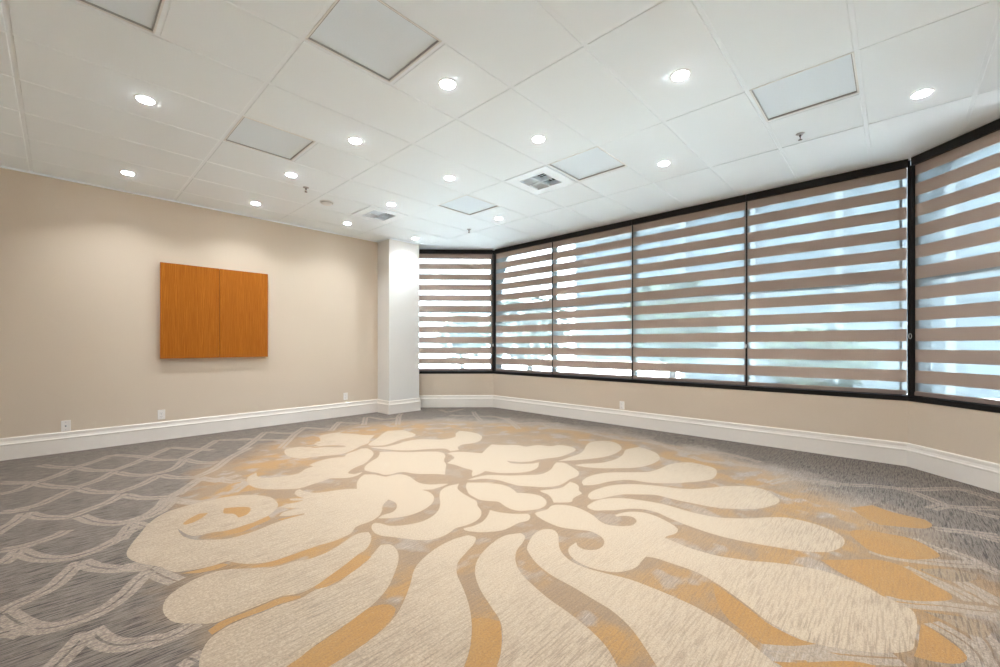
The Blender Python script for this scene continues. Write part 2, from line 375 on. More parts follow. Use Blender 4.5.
# carpet figure: outlines on the floor in metres
CREAM = [
 [(1.751,5.015),(1.811,5.111),(1.954,5.101),(2.037,4.996),(2.121,4.993),(2.137,5.135),(2.247,5.222),(2.376,5.539),(2.548,5.578),(2.686,5.546),(2.63,5.49),(2.747,5.312),(2.798,5.147),(2.897,5.042),(2.701,4.819),(2.594,4.67),(2.478,4.616),(2.335,4.516),(2.215,4.448),(2.119,4.423),(1.97,4.486),(1.861,4.532),(1.783,4.525),(1.724,4.628),(1.702,4.77)],
 [(2.778,4.806),(3.035,5.062),(3.166,5.155),(3.338,5.058),(3.294,4.678),(3.186,4.578),(3.01,4.561),(2.818,4.479),(2.681,4.444),(2.586,4.501),(2.552,4.58),(2.625,4.682)],
 [(2.513,4.51),(2.64,4.376),(2.77,4.376),(2.995,4.432),(3.128,4.416),(3.203,4.366),(3.296,4.239),(3.378,4.172),(3.564,4.178),(3.688,4.316),(3.852,4.43),(3.913,4.248),(3.87,4.013),(3.756,3.872),(3.618,3.773),(3.487,3.743),(3.347,3.784),(3.229,3.736),(3.146,3.619),(3.062,3.645),(3.042,3.65),(3.075,3.775),(2.979,3.876),(2.886,3.934),(2.769,4.002),(2.656,4.122),(2.585,4.26),(2.535,4.386)],
 [(2.472,4.199),(2.567,4.129),(2.682,3.969),(2.827,3.854),(2.92,3.756),(2.937,3.647),(2.875,3.53),(2.79,3.446),(2.733,3.375),(2.676,3.276),(2.556,3.139),(2.458,3.026),(2.412,3.101),(2.335,3.183),(2.28,3.257),(2.232,3.382),(2.192,3.402),(2.123,3.396),(2.068,3.428),(2.058,3.517),(2.031,3.6),(2.015,3.684),(2.085,3.811),(2.213,3.924),(2.328,4.003),(2.423,4.116)],
 [(2.468,4.457),(2.436,4.292),(2.378,4.164),(2.251,4.016),(2.119,3.897),(1.999,3.842),(1.903,3.774),(1.86,3.712),(1.889,3.654),(1.974,3.655),(1.895,3.596),(1.808,3.586),(1.74,3.633),(1.675,3.69),(1.61,3.667),(1.496,3.644),(1.388,3.621),(1.292,3.686),(1.189,3.795),(1.134,3.916),(1.125,4.065),(1.147,4.187),(1.194,4.292),(1.277,4.367),(1.248,4.203),(1.302,4.115),(1.401,4.073),(1.54,4.056),(1.647,4.151),(1.728,4.174),(1.719,4.259),(1.838,4.329),(1.975,4.351),(2.118,4.304),(2.19,4.399),(2.296,4.44),(2.415,4.497)],
 [(1.947,3.573),(2.014,3.502),(2.022,3.462),(2.046,3.373),(2.117,3.361),(2.172,3.348),(2.202,3.246),(2.185,3.15),(2.158,3.0),(2.197,2.902),(2.29,2.833),(2.316,2.805),(2.224,2.791),(2.133,2.796),(2.07,2.846),(2.077,2.763),(2.05,2.668),(1.981,2.578),(1.893,2.518),(1.789,2.486),(1.698,2.485),(1.619,2.513),(1.562,2.555),(1.519,2.601),(1.567,2.623),(1.644,2.62),(1.712,2.668),(1.761,2.765),(1.759,2.857),(1.674,2.792),(1.599,2.687),(1.532,2.623),(1.444,2.59),(1.379,2.59),(1.342,2.58),(1.279,2.518),(1.211,2.5),(1.133,2.496),(1.05,2.515),(0.99,2.538),(1.069,2.505),(0.93,2.51),(0.82,2.509),(0.708,2.58),(0.64,2.7),(0.571,2.694),(0.485,2.724),(0.421,2.763),(0.378,2.883),(0.304,3.021),(0.27,3.128),(0.268,3.228),(0.302,3.351),(0.349,3.476),(0.422,3.659),(0.52,3.794),(0.631,3.838),(0.763,3.85),(0.9,3.843),(1.038,3.77),(1.145,3.585),(1.147,3.459),(1.126,3.35),(1.072,3.264),(0.987,3.181),(0.913,3.152),(0.849,3.15),(0.803,3.139),(0.736,3.144),(0.678,3.175),(0.587,3.195),(0.554,3.275),(0.539,3.369),(0.532,3.402),(0.53,3.316),(0.543,3.211),(0.575,3.133),(0.652,3.053),(0.719,3.002),(0.807,2.992),(0.897,3.007),(0.966,3.027),(1.048,3.045),(1.116,3.045),(1.194,3.037),(1.203,3.058),(1.122,3.087),(1.061,3.14),(1.107,3.187),(1.159,3.191),(1.223,3.164),(1.14,3.282),(1.129,3.313),(1.178,3.33),(1.249,3.316),(1.3,3.32),(1.232,3.392),(1.236,3.433),(1.28,3.401),(1.317,3.362),(1.302,3.458),(1.309,3.524),(1.352,3.591),(1.377,3.595),(1.384,3.52),(1.429,3.422),(1.487,3.386),(1.574,3.356),(1.656,3.312),(1.711,3.264),(1.781,3.399),(1.871,3.514)],
 [(1.434,2.532),(1.466,2.549),(1.488,2.509),(1.51,2.435),(1.585,2.372),(1.682,2.338),(1.777,2.346),(1.886,2.402),(1.978,2.492),(2.093,2.646),(2.182,2.729),(2.279,2.76),(2.379,2.738),(2.295,2.661),(2.251,2.554),(2.225,2.435),(2.207,2.339),(2.143,2.254),(2.109,2.187),(2.035,2.11),(1.949,2.073),(1.853,2.073),(1.789,2.09),(1.72,2.068),(1.641,2.06),(1.565,2.082),(1.514,2.136),(1.475,2.206),(1.435,2.278),(1.394,2.351),(1.387,2.42)],
 [(3.04,3.598),(3.13,3.518),(3.226,3.326),(3.464,3.47),(3.595,3.54),(3.682,3.403),(3.782,3.298),(3.792,3.157),(3.96,3.109),(4.011,2.969),(4.139,2.92),(4.161,2.793),(4.089,2.662),(3.845,2.612),(3.672,2.617),(3.554,2.672),(3.476,2.708),(3.473,2.711),(3.349,2.723),(3.242,2.811),(3.191,2.923),(3.161,2.838),(3.189,2.765),(3.288,2.674),(3.376,2.643),(3.229,2.543),(3.116,2.519),(3.038,2.529),(2.964,2.57),(2.889,2.639),(2.832,2.71),(2.794,2.832),(2.691,2.806),(2.596,2.803),(2.653,2.872),(2.721,2.937),(2.717,3.054),(2.728,3.192),(2.711,3.302),(2.885,3.414),(2.938,3.498),(2.951,3.595)],
 [(2.501,2.767),(2.613,2.76),(2.719,2.731),(2.852,2.571),(2.957,2.479),(3.07,2.392),(3.251,2.405),(3.42,2.483),(3.501,2.514),(3.54,2.449),(3.493,2.345),(3.428,2.232),(3.366,2.159),(3.261,2.107),(3.141,2.108),(3.046,2.091),(2.927,2.086),(2.818,2.147),(2.754,2.242),(2.698,2.328),(2.688,2.423),(2.684,2.544),(2.649,2.641),(2.594,2.7),(2.542,2.724)],
 [(2.449,2.71),(2.526,2.629),(2.616,2.534),(2.566,2.558),(2.614,2.478),(2.617,2.376),(2.583,2.278),(2.556,2.23),(2.614,2.144),(2.633,2.051),(2.588,1.958),(2.515,1.903),(2.427,1.891),(2.348,1.926),(2.29,1.976),(2.273,2.034),(2.288,2.122),(2.311,2.206),(2.274,2.267),(2.242,2.334),(2.25,2.394),(2.269,2.484),(2.325,2.578),(2.381,2.652)],
 [(2.728,2.125),(2.811,2.079),(2.901,2.037),(3.015,2.054),(3.083,2.069),(3.075,2.002),(3.027,1.941),(2.949,1.891),(2.906,1.835),(2.838,1.834),(2.759,1.824),(2.698,1.797),(2.646,1.83),(2.591,1.888),(2.646,1.943),(2.701,2.028),(2.709,2.095)],
 [(2.154,2.14),(2.173,2.06),(2.22,1.972),(2.293,1.894),(2.274,1.858),(2.205,1.821),(2.135,1.842),(2.057,1.84),(1.975,1.845),(1.913,1.88),(1.855,1.931),(1.833,1.964),(1.808,2.022),(1.82,2.051),(1.894,2.029),(1.985,2.036),(2.067,2.076),(2.144,2.13)],
 [(2.34,1.864),(2.384,1.857),(2.454,1.842),(2.534,1.861),(2.593,1.821),(2.63,1.739),(2.618,1.628),(2.581,1.532),(2.533,1.457),(2.518,1.403),(2.538,1.348),(2.606,1.276),(2.635,1.268),(2.708,1.277),(2.75,1.324),(2.737,1.373),(2.682,1.413),(2.699,1.433),(2.772,1.414),(2.841,1.368),(2.882,1.297),(2.877,1.207),(2.841,1.119),(2.804,1.055),(2.761,1.02),(2.693,1.013),(2.628,1.036),(2.595,1.041),(2.58,0.971),(2.564,0.878),(2.568,0.796),(2.581,0.72),(2.612,0.651),(2.642,0.583),(2.718,0.47),(2.767,0.357),(2.792,0.271),(2.778,0.186),(2.754,0.105),(2.708,0.042),(2.69,-0.008),(2.661,-0.055),(2.606,-0.07),(2.514,-0.071),(2.386,-0.061),(2.316,-0.054),(2.265,-0.024),(2.214,0.022),(2.162,0.093),(2.117,0.165),(2.085,0.24),(2.08,0.28),(2.097,0.334),(2.119,0.405),(2.165,0.469),(2.231,0.57),(2.28,0.658),(2.316,0.759),(2.314,0.898),(2.308,0.984),(2.288,1.023),(2.228,1.02),(2.161,1.012),(2.092,1.026),(2.028,1.064),(1.992,1.116),(1.968,1.202),(1.977,1.286),(2.017,1.36),(2.078,1.401),(2.162,1.406),(2.127,1.369),(2.12,1.322),(2.169,1.269),(2.255,1.27),(2.33,1.327),(2.354,1.407),(2.353,1.43),(2.312,1.505),(2.272,1.596),(2.272,1.681),(2.288,1.769),(2.313,1.835)],
 [(2.691,1.654),(2.774,1.672),(2.889,1.662),(2.999,1.593),(3.065,1.5),(3.081,1.458),(3.116,1.354),(3.135,1.246),(3.125,1.112),(3.129,0.989),(3.161,0.881),(3.219,0.802),(3.29,0.726),(3.404,0.632),(3.481,0.539),(3.493,0.447),(3.474,0.348),(3.429,0.282),(3.36,0.232),(3.265,0.218),(3.174,0.233),(3.069,0.279),(2.997,0.355),(2.958,0.422),(2.929,0.506),(2.899,0.592),(2.872,0.69),(2.855,0.796),(2.858,0.885),(2.872,0.983),(2.89,1.068),(2.915,1.149),(2.947,1.236),(2.94,1.323),(2.878,1.409),(2.777,1.475),(2.73,1.522),(2.671,1.585)],
 [(2.881,1.764),(2.987,1.801),(3.117,1.793),(3.254,1.757),(3.389,1.659),(3.462,1.557),(3.517,1.45),(3.555,1.338),(3.632,1.219),(3.775,1.122),(3.912,1.032),(4.031,0.89),(4.036,0.803),(3.952,0.713),(3.854,0.65),(3.758,0.639),(3.65,0.668),(3.529,0.721),(3.439,0.807),(3.347,0.933),(3.317,1.028),(3.302,1.13),(3.286,1.26),(3.286,1.379),(3.203,1.491),(3.112,1.587),(2.992,1.641),(2.9,1.668),(2.841,1.713)],
 [(3.086,1.934),(3.145,1.986),(3.252,2.022),(3.403,2.02),(3.561,1.953),(3.705,1.814),(3.833,1.695),(3.932,1.667),(4.078,1.653),(4.247,1.636),(4.431,1.536),(4.441,1.4),(4.392,1.274),(4.242,1.21),(4.022,1.187),(3.879,1.243),(3.78,1.31),(3.663,1.401),(3.577,1.492),(3.534,1.57),(3.491,1.709),(3.406,1.78),(3.306,1.828),(3.155,1.873)],
 [(3.548,2.324),(3.642,2.286),(3.786,2.178),(4.001,2.132),(4.239,2.159),(4.488,2.24),(4.691,2.19),(4.659,2.06),(4.567,1.923),(4.399,1.813),(4.246,1.775),(4.04,1.786),(3.884,1.838),(3.744,1.957),(3.624,2.084),(3.567,2.184),(3.546,2.267)],
 [(3.546,2.528),(3.705,2.412),(3.865,2.323),(4.064,2.251),(4.274,2.248),(4.475,2.294),(4.645,2.412),(4.728,2.552),(4.666,2.684),(4.515,2.73),(4.288,2.658),(4.155,2.592),(3.958,2.53),(3.743,2.527)],
 [(0.968,2.385),(1.062,2.387),(1.165,2.422),(1.253,2.466),(1.317,2.482),(1.365,2.453),(1.347,2.388),(1.284,2.296),(1.225,2.249),(1.187,2.238),(1.072,2.18),(0.973,2.137),(0.871,2.096),(0.794,2.091),(0.732,2.127),(0.643,2.129),(0.577,2.133),(0.505,2.132),(0.467,2.132),(0.392,2.202),(0.345,2.261),(0.323,2.355),(0.328,2.445),(0.361,2.524),(0.426,2.58),(0.509,2.613),(0.598,2.605),(0.701,2.52),(0.796,2.435),(0.896,2.419)],
 [(1.271,2.201),(1.328,2.242),(1.369,2.207),(1.357,2.11),(1.297,2.005),(1.226,1.926),(1.132,1.833),(1.046,1.776),(0.977,1.747),(0.874,1.721),(0.773,1.697),(0.68,1.676),(0.637,1.659),(0.581,1.648),(0.48,1.59),(0.334,1.745),(0.358,1.884),(0.376,1.95),(0.415,2.023),(0.465,2.058),(0.529,2.071),(0.623,2.062),(0.709,2.06),(0.785,2.045),(0.867,2.062),(0.949,2.039),(1.056,2.078),(1.16,2.118),(1.234,2.171)],
 [(1.676,1.979),(1.775,1.956),(1.787,1.902),(1.727,1.848),(1.617,1.8),(1.51,1.748),(1.438,1.673),(1.382,1.569),(1.313,1.447),(1.244,1.35),(1.165,1.265),(1.094,1.206),(1.037,1.166),(0.932,1.1),(0.529,1.526),(0.69,1.533),(0.781,1.537),(0.877,1.552),(0.971,1.58),(1.047,1.62),(1.118,1.677),(1.216,1.77),(1.309,1.868),(1.404,1.924),(1.541,1.969)],
 [(1.941,1.78),(2.025,1.733),(2.011,1.686),(1.939,1.642),(1.837,1.603),(1.745,1.531),(1.67,1.428),(1.633,1.329),(1.594,1.197),(1.571,1.065),(1.54,0.94),(1.501,0.841),(1.436,0.754),(1.35,0.67),(1.015,1.024),(1.121,1.077),(1.182,1.113),(1.255,1.17),(1.321,1.249),(1.364,1.349),(1.421,1.476),(1.492,1.588),(1.58,1.674),(1.683,1.731),(1.831,1.776)],
 [(1.965,1.615),(2.073,1.662),(2.151,1.665),(2.19,1.645),(2.206,1.607),(2.176,1.553),(2.068,1.468),(1.998,1.397),(1.952,1.296),(1.951,1.204),(1.974,1.106),(2.009,0.985),(2.016,0.86),(2.01,0.688),(1.99,0.591),(1.965,0.51),(1.928,0.44),(1.889,0.381),(1.847,0.32),(1.754,0.243),(1.458,0.556),(1.537,0.647),(1.614,0.739),(1.672,0.82),(1.718,0.932),(1.734,1.037),(1.753,1.164),(1.765,1.299),(1.802,1.423),(1.853,1.516),(1.897,1.575)],
]
GROUND = [
 [(2.032,4.984),(2.17,4.941),(2.335,4.792),(2.338,4.721),(2.297,4.713),(2.144,4.883),(2.05,4.925)],
 [(2.944,3.639),(2.879,3.525),(2.893,3.461),(2.864,3.416),(2.754,3.405),(2.73,3.365),(2.847,3.372),(2.908,3.425),(2.929,3.494),(2.936,3.574)],
]
GOLD = [
 [(0.571,3.468),(0.626,3.55),(0.687,3.599),(0.734,3.568),(0.697,3.513),(0.634,3.453),(0.582,3.439)],
 [(0.834,3.582),(0.889,3.553),(0.966,3.472),(0.954,3.395),(0.907,3.328),(0.857,3.314),(0.854,3.414),(0.808,3.471)],
 [(0.727,3.139),(0.816,3.124),(0.914,3.157),(1.012,3.199),(0.997,3.122),(0.923,3.095),(0.813,3.047),(0.735,3.068)],
 [(2.925,0.299),(3.044,0.174),(3.146,0.066),(3.15,-0.017),(3.069,-0.094),(3.007,-0.15),(2.956,-0.196),(2.902,-0.199),(2.853,-0.169),(2.76,-0.071),(2.729,-0.015),(2.731,0.042),(2.777,0.119),(2.828,0.203)],
 [(3.5,0.207),(3.595,0.138),(3.622,0.031),(3.634,-0.071),(3.558,-0.147),(3.453,-0.19),(3.381,-0.163),(3.277,-0.064),(3.236,0.028),(3.246,0.091),(3.313,0.14)],
 [(2.545,-0.084),(2.544,-0.103),(2.501,-0.148),(2.444,-0.189),(2.399,-0.204),(2.334,-0.181),(2.279,-0.108),(2.265,-0.055),(2.362,-0.07),(2.467,-0.077)],
 [(4.017,0.237),(4.19,0.118),(4.113,-0.004),(4.095,-0.154),(4.01,-0.186),(3.894,-0.147),(3.824,-0.04),(3.769,0.069),(3.845,0.147)],
 [(0.865,2.082),(0.935,2.149),(1.057,2.196),(1.181,2.227),(1.22,2.158),(1.149,2.12),(1.03,2.071),(0.889,2.044)],
 [(0.975,1.743),(1.046,1.703),(1.051,1.647),(0.978,1.592),(0.878,1.554),(0.782,1.539),(0.69,1.533),(0.529,1.526),(0.447,1.613),(0.628,1.661),(0.771,1.694),(0.872,1.717)],
 [(1.247,1.347),(1.29,1.301),(1.316,1.245),(1.252,1.173),(1.181,1.114),(1.12,1.078),(1.014,1.025),(0.94,1.104),(1.044,1.168),(1.131,1.232)],
 [(0.701,2.535),(0.811,2.512),(0.926,2.5),(1.044,2.503),(1.05,2.453),(0.961,2.443),(0.82,2.446),(0.734,2.497)],
 [(0.441,2.722),(0.526,2.702),(0.616,2.683),(0.637,2.649),(0.596,2.637),(0.509,2.661)],
 [(0.43,2.096),(0.48,2.124),(0.573,2.117),(0.64,2.117),(0.728,2.115),(0.794,2.066),(0.787,2.05),(0.711,2.068),(0.626,2.071),(0.516,2.081),(0.435,2.054)],
 [(1.86,0.335),(1.918,0.266),(1.999,0.188),(2.074,0.109),(2.101,0.051),(1.939,0.047),(1.763,0.233),(1.857,0.308)],
 [(2.263,0.663),(2.213,0.566),(2.148,0.466),(2.104,0.402),(2.082,0.331),(2.077,0.274),(2.094,0.223),(2.012,0.293),(1.941,0.385),(1.97,0.449),(2.009,0.522),(2.114,0.601)],
 [(1.034,3.088),(1.107,3.073),(1.194,3.049),(1.119,3.053),(1.049,3.05)],
 [(1.239,3.394),(1.299,3.331),(1.251,3.413)],
 [(1.139,3.295),(1.219,3.181),(1.162,3.228)],
]
BROWN = [
 [(3.168,-0.097),(3.273,-0.209),(3.304,-0.314),(3.231,-0.307),(3.117,-0.213),(3.129,-0.149)],
 [(2.679,-0.095),(2.711,-0.161),(2.745,-0.237),(2.733,-0.283),(2.672,-0.294),(2.599,-0.269),(2.595,-0.23),(2.643,-0.169)],
]
LINES = [
 [(-0.133,6.216),(-0.029,6.007),(0.106,5.84),(0.254,6.004),(0.4,6.207)],
 [(0.106,5.84),(0.235,5.561),(0.368,5.443),(0.509,5.602),(0.674,5.843),(0.892,6.172)],
 [(0.4,6.207),(0.528,6.027),(0.632,5.842)],
 [(0.629,5.816),(0.723,5.576),(0.871,5.448),(1.107,5.775),(1.376,6.223)],
 [(0.892,6.172),(1.041,5.929),(1.206,5.671)],
 [(-0.13,5.391),(-0.054,5.218),(0.091,5.019),(0.217,5.121),(0.365,5.389)],
 [(0.377,5.319),(0.465,5.116),(0.576,4.999),(0.732,5.059),(0.913,5.445)],
 [(1.376,6.223),(1.507,6.085),(1.668,5.956)],
 [(-0.221,4.651),(-0.112,4.674),(-0.01,4.829),(0.106,5.004)],
 [(0.119,4.945),(0.201,4.746),(0.341,4.598),(0.476,4.703),(0.64,4.931)],
 [(0.64,4.931),(0.721,4.739),(0.846,4.608),(1.012,4.762),(1.254,5.156),(1.537,5.49)],
 [(-0.155,4.483),(-0.068,4.297),(0.039,4.183),(0.141,4.268),(0.253,4.36),(0.351,4.529)],
 [(0.362,4.477),(0.449,4.289),(0.601,4.159),(0.722,4.307),(0.869,4.532)],
 [(0.1,4.15),(0.189,3.905),(0.306,3.782),(0.437,3.793),(0.537,3.917),(0.613,4.131)],
 [(0.608,4.098),(0.685,3.903),(0.777,3.806)],
 [(0.907,5.409),(0.989,5.16),(1.112,5.03)],
 [(0.877,4.575),(0.959,4.336),(1.148,4.394)],
 [(-0.356,5.678),(-0.265,5.563),(-0.146,5.456),(-0.027,5.583),(0.106,5.84)],
 [(-0.328,5.239),(-0.25,5.257),(-0.188,5.351),(-0.149,5.479)],
 [(-0.289,4.12),(-0.236,4.27),(-0.201,4.353),(-0.166,4.52)],
 [(-0.293,4.674),(-0.22,4.616),(-0.147,4.6)],
 [(1.422,5.442),(1.54,5.607),(1.711,5.885),(1.956,6.318)],
 [(1.595,6.106),(1.691,5.956),(1.784,5.808),(1.889,5.697),(1.948,5.538)],
 [(1.99,6.281),(2.076,6.077),(2.188,5.958)],
 [(1.773,5.192),(1.969,5.517),(2.196,5.894),(2.469,6.266)],
 [(2.457,6.279),(2.528,6.075),(2.652,5.882)],
 [(2.619,5.734),(2.845,6.068),(3.018,6.312)],
 [(2.994,6.263),(3.085,6.094),(3.187,5.986)],
 [(3.156,5.807),(3.52,6.416)],
 [(3.555,6.38),(3.6,6.004),(3.821,5.931),(3.972,6.11)],
 [(3.505,5.439),(3.972,6.11),(4.134,6.302)],
 [(-0.238,3.796),(-0.166,3.775),(-0.093,3.791),(-0.008,3.84),(0.038,3.899)],
 [(-0.222,3.548),(-0.183,3.635),(-0.16,3.732)],
 [(-0.155,3.691),(-0.086,3.516),(-0.007,3.416),(0.074,3.38),(0.16,3.412),(0.246,3.491),(0.322,3.598)],
 [(0.084,3.287),(0.031,3.161),(-0.027,3.032),(-0.093,2.98),(-0.148,2.948),(-0.182,2.898)],
 [(0.083,3.272),(0.131,3.144),(0.206,3.035),(0.267,2.984),(0.337,2.925)],
 [(-0.163,2.878),(-0.115,2.737),(-0.053,2.624),(0.007,2.589),(0.069,2.582),(0.135,2.605),(0.211,2.683),(0.283,2.81),(0.331,2.872)],
 [(-0.202,2.71),(-0.136,2.693),(-0.093,2.63)],
 [(0.084,2.461),(0.046,2.379),(0.006,2.31),(-0.02,2.264),(-0.044,2.208),(-0.091,2.181)],
 [(0.09,2.455),(0.121,2.333),(0.165,2.253),(0.223,2.209),(0.253,2.193),(0.284,2.17),(0.337,2.167),(0.397,2.187),(0.416,2.19)],
 [(0.336,2.897),(0.37,2.76),(0.412,2.647)],
 [(0.339,1.974),(0.361,1.92)],
 [(0.58,4.159),(0.64,4.003),(0.728,3.865)],
 [(0.282,3.807),(0.327,3.795),(0.426,3.837),(0.519,3.978),(0.577,4.139)],
 [(0.649,4.181),(0.744,4.337),(0.85,4.511)],
 [(0.855,4.536),(0.96,4.395),(1.053,4.208),(1.141,4.233)],
 [(0.97,3.916),(1.084,4.061),(1.147,4.167)],
 [(0.256,3.456),(0.304,3.617),(0.344,3.725),(0.398,3.583)],
 [(0.225,3.036),(0.283,2.998),(0.364,2.939)],
 [(4.636,0.478),(4.664,0.275),(4.771,0.134),(4.826,-0.005),(4.904,-0.141),(5.059,-0.278),(5.188,-0.415)],
 [(4.826,-0.005),(4.779,-0.111),(4.666,-0.208),(4.568,-0.282),(4.566,-0.343),(4.519,-0.434),(4.489,-0.534)],
 [(4.388,-0.196),(4.547,-0.281),(4.589,-0.367),(4.666,-0.47),(4.757,-0.566)],
 [(5.152,-0.404),(5.088,-0.488),(4.963,-0.59)],
 [(3.935,-0.189),(3.98,-0.286),(4.025,-0.38),(4.065,-0.484)],
 [(3.993,-0.377),(3.969,-0.412),(3.956,-0.471)],
 [(3.255,0.103),(3.248,0.007),(3.304,-0.117),(3.381,-0.247),(3.473,-0.36)],
 [(3.136,-0.033),(3.071,-0.124),(3.024,-0.193),(2.979,-0.244),(2.94,-0.273)],
 [(2.681,0.013),(2.727,-0.07),(2.797,-0.166),(2.849,-0.265),(2.891,-0.33)],
 [(2.594,-0.117),(2.555,-0.169),(2.5,-0.216),(2.445,-0.238),(2.352,-0.244)],
 [(3.579,-0.204),(3.528,-0.289),(3.441,-0.356),(3.392,-0.408)],
 [(3.638,-0.075),(3.575,-0.144),(3.516,-0.208)],
 [(3.159,-0.231),(3.088,-0.287),(3.035,-0.327),(2.978,-0.358)],
 [(2.663,-0.247),(2.557,-0.276),(2.445,-0.284)],
 [(1.912,0.358),(1.971,0.287),(2.061,0.2),(2.088,0.14)],
 [(1.97,0.265),(2.049,0.197),(2.127,0.091),(2.21,-0.012)],
 [(5.146,2.286),(4.976,2.003),(4.844,1.772),(4.846,1.616),(5.002,1.526),(5.075,1.374),(5.017,1.182),(4.938,1.0)],
 [(4.225,0.795),(4.515,0.666),(4.561,0.498),(4.556,0.334)],
 [(4.697,1.591),(4.596,1.426),(4.651,1.304),(4.673,1.155),(4.744,0.96)],
 [(4.598,5.537),(4.727,5.312),(4.867,5.164)],
 [(4.868,5.076),(5.007,4.93),(4.991,4.612),(4.849,4.229)],
 [(4.812,4.197),(5.017,4.08),(5.129,3.933),(5.307,3.745)],
 [(4.859,6.13),(4.774,5.816),(4.951,5.827),(5.264,5.916)],
 [(4.895,3.637),(4.989,3.349),(5.034,3.121),(4.965,2.856),(4.922,2.49),(5.026,2.284),(4.983,2.054)],
 [(5.095,3.969),(4.93,3.664)],
 [(5.145,5.522),(4.867,5.164),(4.61,4.78)],
 [(5.059,4.622),(4.798,4.283),(4.525,3.901)],
]

# ---------------------------------------------------------------- floor: carpet with its woven figure cut into one mesh
def smooth_poly(pts, closed=True, sub=3, sharp=62):
    n = len(pts); P = [Vector(p) for p in pts]; out = []
    def tang(i):
        if not closed and i in (0, n - 1): return None
        a, b = P[i] - P[i - 1], P[(i + 1) % n] - P[i]
        if a.length < 1e-6 or b.length < 1e-6 or math.degrees(a.angle(b)) > sharp: return None
        return (a / a.length + b / b.length) * 0.5
    for i in range(n if closed else n - 1):
        p, q = P[i], P[(i + 1) % n]; L = (q - p).length
        t0, t1 = tang(i), tang((i + 1) % n)
        s = (q - p) / max(L, 1e-9)
        t0 = s if t0 is None else t0; t1 = s if t1 is None else t1
        for j in range(sub):
            t = j / sub; h = (2*t**3-3*t*t+1, t**3-2*t*t+t, -2*t**3+3*t*t, t**3-t*t)
            out.append(p * h[0] + t0 * L * h[1] + q * h[2] + t1 * L * h[3])
    if not closed: out.append(P[-1])
    return out

def build_floor():
    base = [(XB - .1, YB - .1), (4.9, YB - .1), (XW + .1, -.2), (XW + .1, 5.75), (4.9, YL + .1), (XB - .1, YL + .1)]
    V, F, K = [], [], []
    def add(poly, kind):
        ar = sum(poly[i - 1][0] * poly[i][1] - poly[i][0] * poly[i - 1][1] for i in range(len(poly)))
        if ar < 0: poly = poly[::-1]
        b = len(V); V.extend(Vector((p[0], p[1])) for p in poly); F.append(list(range(b, b + len(poly)))); K.append(kind)
    def stroke(line, w, gap):
        c = smooth_poly(line, False, 4); n = len(c); nor = []
        for i in range(n):
            d = c[min(i + 1, n - 1)] - c[max(i - 1, 0)]; d = d.normalized() if d.length > 0 else Vector((1, 0)); nor.append(Vector((-d.y, d.x)))
        for sgn in (-1, 1):
            for i in range(n - 1):
                q = [c[i] + nor[i] * sgn * gap, c[i + 1] + nor[i + 1] * sgn * gap, c[i + 1] + nor[i + 1] * sgn * w, c[i] + nor[i] * sgn * w]
                if (q[0] - q[1]).length > 1e-4: add(q, 1)
    add(base, 0)
    for l in LINES: stroke(l, 0.042, 0.005)
    for p in GOLD[3:]: add(smooth_poly(p), 2)
    for p in BROWN: add(smooth_poly(p), 3)
    for p in CREAM: add(smooth_poly(p), 4)
    for p in GROUND: add(smooth_poly(p), 0)
    for p in GOLD[:3]: add(smooth_poly(p), 2)
    edges = [(f[i - 1], f[i]) for f in F for i in range(len(f))]
    vo, eo, fo, _, _, _ = delaunay_2d_cdt(V, edges, [], 0, 1e-5, True)
    me = bpy.data.meshes.new('floor')
    me.from_pydata([(p.x, p.y, 0.0) for p in vo], [], [f for f in fo])
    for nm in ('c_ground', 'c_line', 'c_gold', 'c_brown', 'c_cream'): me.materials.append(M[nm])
    cells = {}                                                    # which outlines may cover a 0.15 m square of floor
    for i, f in enumerate(F):
        xs = [V[v].x for v in f]; ys = [V[v].y for v in f]
        for gx in range(int(min(xs) // .15), int(max(xs) // .15) + 1):
            for gy in range(int(min(ys) // .15), int(max(ys) // .15) + 1): cells.setdefault((gx, gy), []).append(i)
    def inside(f, x, y):
        c = False
        for i in range(len(f)):
            a, b = V[f[i - 1]], V[f[i]]
            if (a.y > y) != (b.y > y) and x < (b.x - a.x) * (y - a.y) / (b.y - a.y) + a.x: c = not c
        return c
    for pol in me.polygons:
        c = pol.center; hit = 0
        for i in reversed(cells.get((int(c.x // .15), int(c.y // .15)), [])):
            if inside(F[i], c.x, c.y): hit = i; break
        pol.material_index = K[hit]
        if pol.normal.z < 0: pol.flip()
    o = bpy.data.objects.new('floor', me); COL.objects.link(o)
    return struct(o)
build_floor()
struct(MB().box((XB - .3, YB - .3, -0.2), (XW + .3, YL + .3, -0.01)).build('floor_slab', M['reveal']))

# ---------------------------------------------------------------- walls
TOP = CEIL + 0.20
def wall(name, p, q, t, z0, z1, m):
    p, q = Vector(p), Vector(q); d = (q - p).normalized(); n = Vector((d.y, -d.x)) * t
    return struct(MB().prism([tuple(p), tuple(q), tuple(q + n), tuple(p + n)], z0, z1).build(name, m))
wall('wall_left', (K4[0] + .02, YL), (XB - .15, YL), 0.15, 0, TOP, M['wall'])
wall('wall_back', (XB, YL), (XB, YB - .15), 0.15, 0, TOP, M['wall'])
wall('wall_right', (XB, YB), (J1[0] + .02, YB), 0.15, 0, TOP, M['wall'])
struct(MB().prism([(PX0, PY), (PX1, PY), (PX1, YL), (PX0, YL)], 0, TOP).build('wall_pillar', M['pillar']))
def low_wall(name, a, b, ka, kb):
    a, b, ka, kb = map(Vector, (a, b, ka, kb)); d = (b - a).normalized(); n = Vector((d.y, -d.x)) * 0.22
    return struct(MB().prism([tuple(a), tuple(b), tuple(b + n), tuple(a + n)], 0, SILL).build(name, M['wall']))
